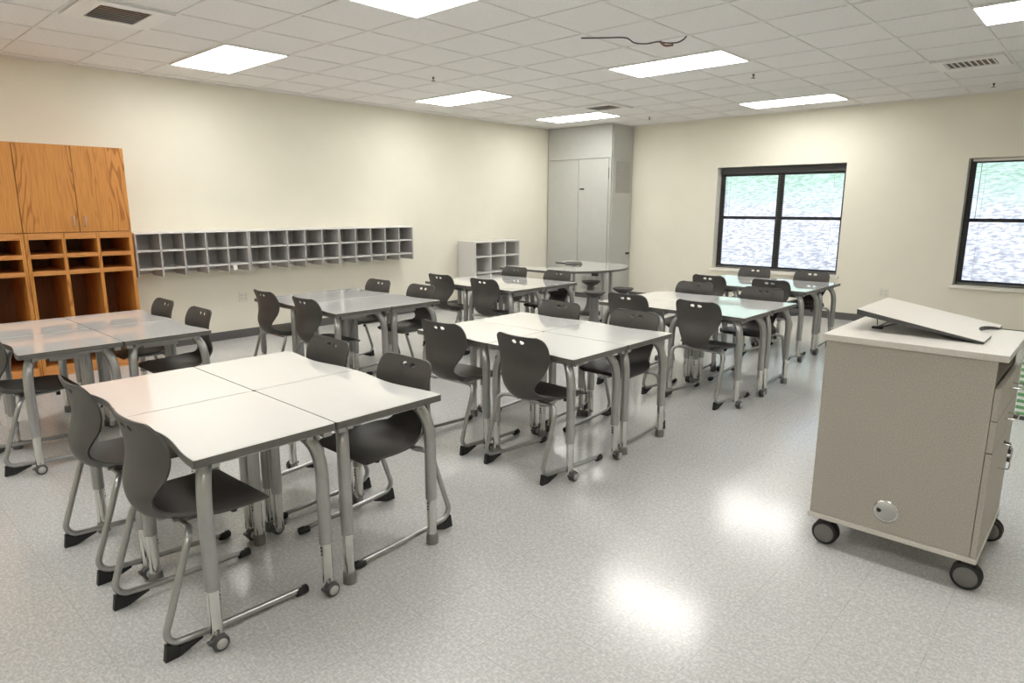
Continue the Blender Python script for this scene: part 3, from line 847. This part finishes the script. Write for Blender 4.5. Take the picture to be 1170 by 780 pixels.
for (z0, z1) in ((0.752, 0.885), (0.618, 0.748)):
    d = MB().box(W-FT, W, 0.0, Dp, z0, z1).build('drawer', M['cart'], ct, 0.0015)
    wirepull(0.27, 0.38, (z0+z1)/2+0.02, d)
    wirepull(0.27, 0.38, (z0+z1)/2+0.02-0.012, d) if False else None
dr = MB().box(W-FT, W, 0.0, Dp, zb+0.023, 0.614).build('door', M['cart'], ct, 0.0015)
MB().tube([(W,0.30,0.58)]+bend((W,0.30,0.58),(W+0.04,0.30,0.58),(W+0.04,0.30,0.47),0.012,4)+bend((W+0.04,0.30,0.58),(W+0.04,0.30,0.47),(W,0.30,0.47),0.012,4)+[(W,0.30,0.47)], 0.0035, 8).build('handle', M['chrome'], dr)
MB().lathe([(0.009,0),(0.009,0.006),(0.004,0.007),(0.004,0.022)], (W, 0.40, 0.56), 'x', 12).box(W+0.022, W+0.026, 0.388, 0.412, 0.535, 0.562).build('lock', M['dark'], dr)
for z in (0.445, 0.405):
    MB().lathe([(0.012,0),(0.012,0.022)], (W+0.006, Dp+0.006, z-0.011), 'z', 14).build('hinge', M['dark'], dr)
gm = MB().lathe([(0.051,0.001),(0.051,-0.005),(0.044,-0.006)], (0.318, 0, 0.258), 'y', 28).build('grommet', M['chrome'], ct)
MB().lathe([(0.043,-0.0055),(0.041,-0.0085),(0.002,-0.0085)], (0.318, 0, 0.258), 'y', 24).build('grommet_cap', M['hubm'], gm)
MB().prism([(0,0.002),(0.010,-0.006),(0.020,0.004),(0.014,0.013),(0.001,0.016)], 0, 0.002).build('cable_slot', M['black'], gm)
sl = bpy.data.objects['cable_slot']; sl.location = (0.283, -0.0088, 0.254); sl.rotation_euler = (PI/2, 0, 0); 
for (x, y) in ((0.068, 0.045), (W-0.028, 0.045), (W-0.022, Dp-0.05), (0.068, Dp-0.05)):
    ca = MB().box(x-0.028, x+0.028, y-0.028, y+0.028, 0.126, 0.1345).hexa([(x-0.012,y-0.02,0.055),(x+0.012,y-0.02,0.055),(x+0.012,y+0.02,0.055),(x-0.012,y+0.02,0.055),(x-0.022,y-0.022,0.126),(x+0.022,y-0.022,0.126),(x+0.022,y+0.022,0.126),(x-0.022,y+0.022,0.126)]).build('caster', M['dark'], ct, 0.003)
    for s in (-1, 1):
        wh = MB().lathe([(0.012,s*0.008),(0.048,s*0.009),(0.056,s*0.012),(0.058,s*0.018),(0.056,s*0.026),(0.048,s*0.029),(0.045,s*0.030)], (x, y, 0.058), 'y', 28).build('wheel', M['black'], ca)
    MB().lathe([(0.044,-0.0285),(0.044,-0.031),(0.034,-0.034),(0.006,-0.035)], (x, y, 0.058), 'y', 26).build('hub', M['greyhub'], ca)

# slanted lectern board resting on the cart
lb = thing('lectern_board', 'tilted grey-white lectern board propped on top of the cart', 'board', (-0.373, 3.315, 1.0235))
w = 0.497; d = 0.545; sl_ = (1.122-1.034)/w; th = 0.020
pp = [(0, 0)]
ntch = []
for k in range(13):
    a = PI*k/12; ntch.append((-0.062*math.sin(a), 0.20+0.13-0.13*math.cos(a)))
pp = [(0, 0), (0.0, 0.19)] + ntch + [(0, 0.47), (0, d), (-w, d), (-w, 0)]
zc = 1.034-1.0235
def zz(x): return zc-sl_*x
n = len(pp)
b1 = MB(); b1._add([(x,y,zz(x)-0.002) for x,y in pp]+[(x,y,zz(x)) for x,y in pp], [tuple(range(n-1,-1,-1)), tuple(range(n,2*n))]+[(i,(i+1)%n,n+(i+1)%n,n+i) for i in range(n)])
b1.build('surface', M['carttop'], lb)
th = 0.026
b2 = MB(); 
b2._add([(x,y,max(0.0005, zz(x)-th)) for x,y in pp]+[(x,y,zz(x)-0.0022) for x,y in pp], [tuple(range(n-1,-1,-1)), tuple(range(n,2*n))]+[(i,(i+1)%n,n+(i+1)%n,n+i) for i in range(n)])
b2.build('core', M['dark'], lb)
MB().tube([(-0.435,0.10,zz(-0.435)-0.018),(-0.428,0.10,0.008),(-0.30,0.10,zz(-0.30)-0.02)], 0.0035, 8).tube([(-0.435,0.36,zz(-0.435)-0.018),(-0.428,0.36,0.008),(-0.30,0.36,zz(-0.30)-0.02)], 0.0035, 8).tube([(-0.428,0.10,0.008),(-0.428,0.36,0.008)], 0.0035, 8).build('prop_stand', M['dark'], lb)
MB().box(-0.45,-0.405,0.088,0.112,0.0005,0.010).box(-0.45,-0.405,0.348,0.372,0.0005,0.010).build('rubber_pad', M['black'], lb, 0.002)

# striped thing seen past the cart
sb = thing('striped_box', 'low box with green and white stripes on the floor behind the cart', 'box', (-0.44, 6.16, 0), math.radians(-3))
MB().box(0.0, 0.95, 0.004, 0.30, 0.03, 0.54).build('body', M['stripes'], sb, 0.004)
MB().box(-0.004, 0.954, 0.0, 0.304, 0.0, 0.03).build('base', M['dark'], sb, 0.002)
MB().box(-0.004, 0.954, 0.0, 0.304, 0.54, 0.56).build('lid', M['white'], sb, 0.003)

# outlets
def outlet(label, loc, rz):
    o = thing('wall_outlet', label, 'outlet', loc, rz)
    MB().box(-0.058, 0.058, -0.006, -0.0005, -0.058, 0.058).build('plate', M['outlet'], o, 0.002)
    s = MB()
    for x in (-0.026, 0.026):
        for z in (-0.022, 0.022):
            s.mat(0).box(x-0.015, x+0.015, -0.009, -0.006, z-0.014, z+0.014)
            s.mat(1).box(x-0.007, x-0.004, -0.0095, -0.009, z-0.005, z+0.006).box(x+0.004, x+0.007, -0.0095, -0.009, z-0.005, z+0.006)
    s.build('socket', [M['outlet'], M['black']], o)
outlet('cream outlet plate on the back wall between the windows', (-2.348, YB, 0.435), 0)
outlet('cream outlet plate low on the left wall under the grey cubbies', (XL, 3.68, 0.50), PI/2)

# ------------------------------------------------------------------ light and world
w = bpy.data.worlds.new('world'); scene.world = w; w.use_nodes = True
nt = w.node_tree; bg = nt.nodes['Background']
sky = nt.nodes.new('ShaderNodeTexSky'); sky.sky_type = 'NISHITA'; sky.sun_disc = False
sky.sun_elevation = math.radians(48); sky.sun_rotation = math.radians(180); sky.air_density = 1.2; sky.dust_density = 1.0
nt.links.new(sky.outputs[0], bg.inputs['Color']); bg.inputs['Strength'].default_value = 0.44
sun = bpy.data.lights.new('sun', 'SUN'); sun.energy = 5.8; sun.angle = math.radians(1.0); sun.color = (1, 0.95, 0.88)
so = bpy.data.objects.new('sun', sun); COL.objects.link(so)
so.rotation_euler = (math.radians(50), 0, math.radians(12))   # from behind the camera, over the roof

scene.cycles.max_bounces = 14; scene.cycles.diffuse_bounces = 9; scene.cycles.use_denoising = True
vs = scene.view_settings
vs.view_transform = 'Standard'; vs.look = 'None'; vs.exposure = 0.10; vs.gamma = 1.0; vs.use_curve_mapping = False
